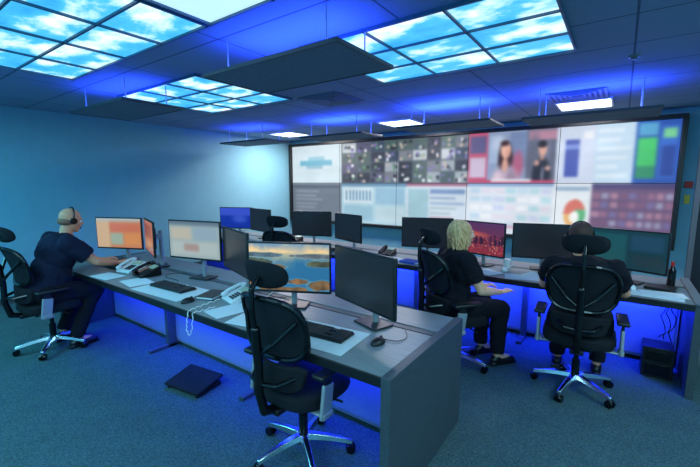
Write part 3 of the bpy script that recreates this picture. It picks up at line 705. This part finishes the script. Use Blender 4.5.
keyboard(-1.45, 1.68, 5); sheet(-1.48, 1.65, .66, .34, 5); mouse(-1.06, 1.76, -5); sheet(-1.97, 1.61, .21, .28, 12); sheet(-2.22, 1.62, .21, .28, -10)
keyboard(-3.1, 1.70, 3); sheet(-3.05, 1.66, .66, .34, 3); mouse(-2.64, 1.56, 0, 'black'); sheet(-3.56, 1.62, .3, .21, -8)
notebook(-2.62, 1.76, 20, M['black'], 'small closed black notebook on the desk')
keyboard(-4.5, 1.80, 0); sheet(-4.02, 1.56, .3, .19, 6)
phone(-2.38, 1.82, -15, M['white'], 'white desk phone with handset and curly cable', .92)
phone(-4.06, 1.80, 10, M['white'], 'white desk phone beside a black one', 1.0); phone(-3.74, 1.80, -5, M['blackg'], 'black desk phone beside a white one', 1.0)
phone(-4.05, 4.2, 0, M['black'], 'black desk phone on the second desk', 1.0); phone(-2.35, 4.1, 0, M['black'], 'small black desk phone on the second desk', .9)
cz = DZ+.0065
cable([(-1.05,2.06,cz),(-.96,1.92,cz),(-.98,1.84,cz),(-1.05,1.82,cz)], 'black', 'thin black mouse cable on the desk', .003)
cable([(-2.1,2.07,cz),(-2.22,1.98,cz),(-2.17,1.90,cz),(-2.05,1.86,cz),(-1.72,1.83,cz),(-1.6,1.77,cz)], 'black', 'thin black keyboard cable on the desk', .003)
cable([(-3.5,2.07,cz),(-3.6,1.95,cz),(-3.5,1.86,cz),(-3.3,1.86,cz),(-3.2,1.79,cz)], 'black', 'thin black keyboard cable on the desk', .003)
cable([(-2.3,2.12,cz),(-2.24,2.0,cz),(-2.28,1.94,cz)], 'white', 'white phone lead on the desk', .003)
cable([(-.3,4.4,cz),(-.42,4.24,cz),(-.3,4.17,cz)], 'black', 'thin black cable on the second desk', .003)
bm = B(); pts = []
ctrl = [Vector((-2.46,1.71,.754)), Vector((-2.45,1.60,.754)), Vector((-2.43,1.50,.754)), Vector((-2.42,1.43,.752)), Vector((-2.42,1.415,.68)), Vector((-2.42,1.41,.62)), Vector((-2.39,1.41,.58)), Vector((-2.36,1.412,.64)), Vector((-2.35,1.42,.757)), Vector((-2.345,1.5,.754)), Vector((-2.35,1.6,.754))]
for a_, b_ in zip(ctrl[:-1], ctrl[1:]):
    for i in range(12):
        f = i/12; p = a_.lerp(b_, f); w = len(pts)*.9; pts.append(p+Vector((.006*math.cos(w), .002*math.sin(w), .005*math.sin(w))))
tube(bm, pts, .0032, 6); put(bm, 'phone_cord', M['white'], label='white curly phone cord draped over the desk edge', category='cable')
keyboard(-1.5, 3.95, 0); keyboard(-.2, 4.08, 0); keyboard(-3.3, 3.93, 0); mouse(-.92, 4.06, 0, 'white'); mouse(.14, 3.99, 0, 'white')
sheet(-.72, 3.86, .3, .21, 14); sheet(.30, 3.85, .34, .18, -4); sheet(.34, 3.92, .3, .16, 8, 1); sheet(-1.05, 3.88, .21, .25, 60, 1)
sheet(-2.2, 3.90, .3, .21, 10); sheet(-.62, 4.02, .21, .2, -20, 1); sheet(-2.6, 3.86, .21, .21, -12)
notebook(-1.9, 3.86, 80, M['blue'], 'closed blue notebook on the second desk'); notebook(.34, 4.12, 80, M['black'], 'closed black notebook beside papers')
def cup(x, y, m, label):
    e = thing('mug', label, 'mug', (x,y,DZ)); bm = B(); cyl(bm, (0,0,0), (0,0,.095), .036, .04, 24); put(bm, 'mug_body', m, e, .003)
    bm = B(); pts = [Vector((.036+.028*math.sin(a), 0, .05-.028*math.cos(a))) for a in [math.pi*i/8 for i in range(9)]]; tube(bm, pts, .005, 8); put(bm, 'handle', m, e)
cup(-.94, 4.22, M['white'], 'white mug between the monitors')
e = thing('spray_bottle', 'black slim bottle standing beside the end monitor', 'bottle', (.42,4.3,DZ)); bm = B()
cyl(bm, (0,0,0), (0,0,.14), .03, .03, 20); cyl(bm, (0,0,.14), (0,0,.18), .03, .012, 20); put(bm, 'bottle_body', M['blackg'], e, .003)
bm = B(); cyl(bm, (0,0,.18), (0,0,.22), .014, .012); put(bm, 'cap', M['red'], e)
M['foot'] = mat('dark_matte_rubber', (36,38,42), .95, spec=.1)
e = thing('footrest', 'black sloping footrest on the carpet under the first desk', 'footrest', (-2.72,1.62,0), R(8))
bm = B(); box(bm, (0,0,.058), (.38,.27,.02), (R(10),0,0)); put(bm, 'tread', M['foot'], e, .006)
bm = B(); box(bm, (-.16,0,.018), (.03,.24,.036)); box(bm, (.16,0,.018), (.03,.24,.036)); box(bm, (0,.1,.035), (.32,.02,.06)); put(bm, 'support', M['foot'], e, .004)
def tower(x, y, rz, label):
    e = thing('computer_tower', label, 'computer', (x,y,.0), R(rz), group='computer towers')
    bm = B(); box(bm, (0,0,.142), (.21,.22,.26)); put(bm, 'case', M['black'], e, .006)
    bm = B(); box(bm, (0,-.113,.2), (.17,.006,.08)); box(bm, (0,-.113,.08), (.17,.006,.10)); put(bm, 'front_grille', M['blackg'], e, .002)
    bm = B()
    for q in (-1,1): box(bm, (q*.06,0,.006), (.03,.2,.012))
    put(bm, 'foot', M['keyc'], e)
tower(.36, 4.06, 0, 'small black computer on the carpet under the second desk')
bm = B()
for k in range(3):
    n = 14; x0 = .38+.03*k; pts = []
    for i in range(n):
        f = i/(n-1); pts.append(Vector((x0+.02*math.sin(i*.8+k*1.3), 4.10-.02*k+.015*math.sin(i+k), .68-.37*f+.012*math.sin(i*1.1+k))))
    tube(bm, pts, .004, 6)
put(bm, 'cable_bundle', M['blackg'], label='black cables dropping to the small computer', category='cable', kind='stuff')
e = thing('fire_call_point', 'small red call point above a yellow tag on the wall', 'fire alarm', (.74, YB-.012, 1.62))
bm = B(); box(bm, (0,0,0), (.09,.025,.09)); put(bm, 'red_housing', M['red'], e, .004)
bm = B(); box(bm, (0,.004,-.2), (.06,.008,.12)); put(bm, 'yellow_label', M['yellow'], e, .002)

# ------------------------------------------------------------------ world, camera
w = bpy.data.worlds.new('world'); S.world = w; w.use_nodes = True
w.node_tree.nodes['Background'].inputs[0].default_value = (.05,.2,.35,1); w.node_tree.nodes['Background'].inputs[1].default_value = .2
cd = bpy.data.cameras.new('camera'); cd.sensor_width = 36; cd.lens = 378/700*36; cd.clip_start = .05
c = bpy.data.objects.new('camera', cd); COL.objects.link(c); c.location = (0,0,1.65); c.rotation_euler = (R(82.3), 0, R(35.5)); S.camera = c
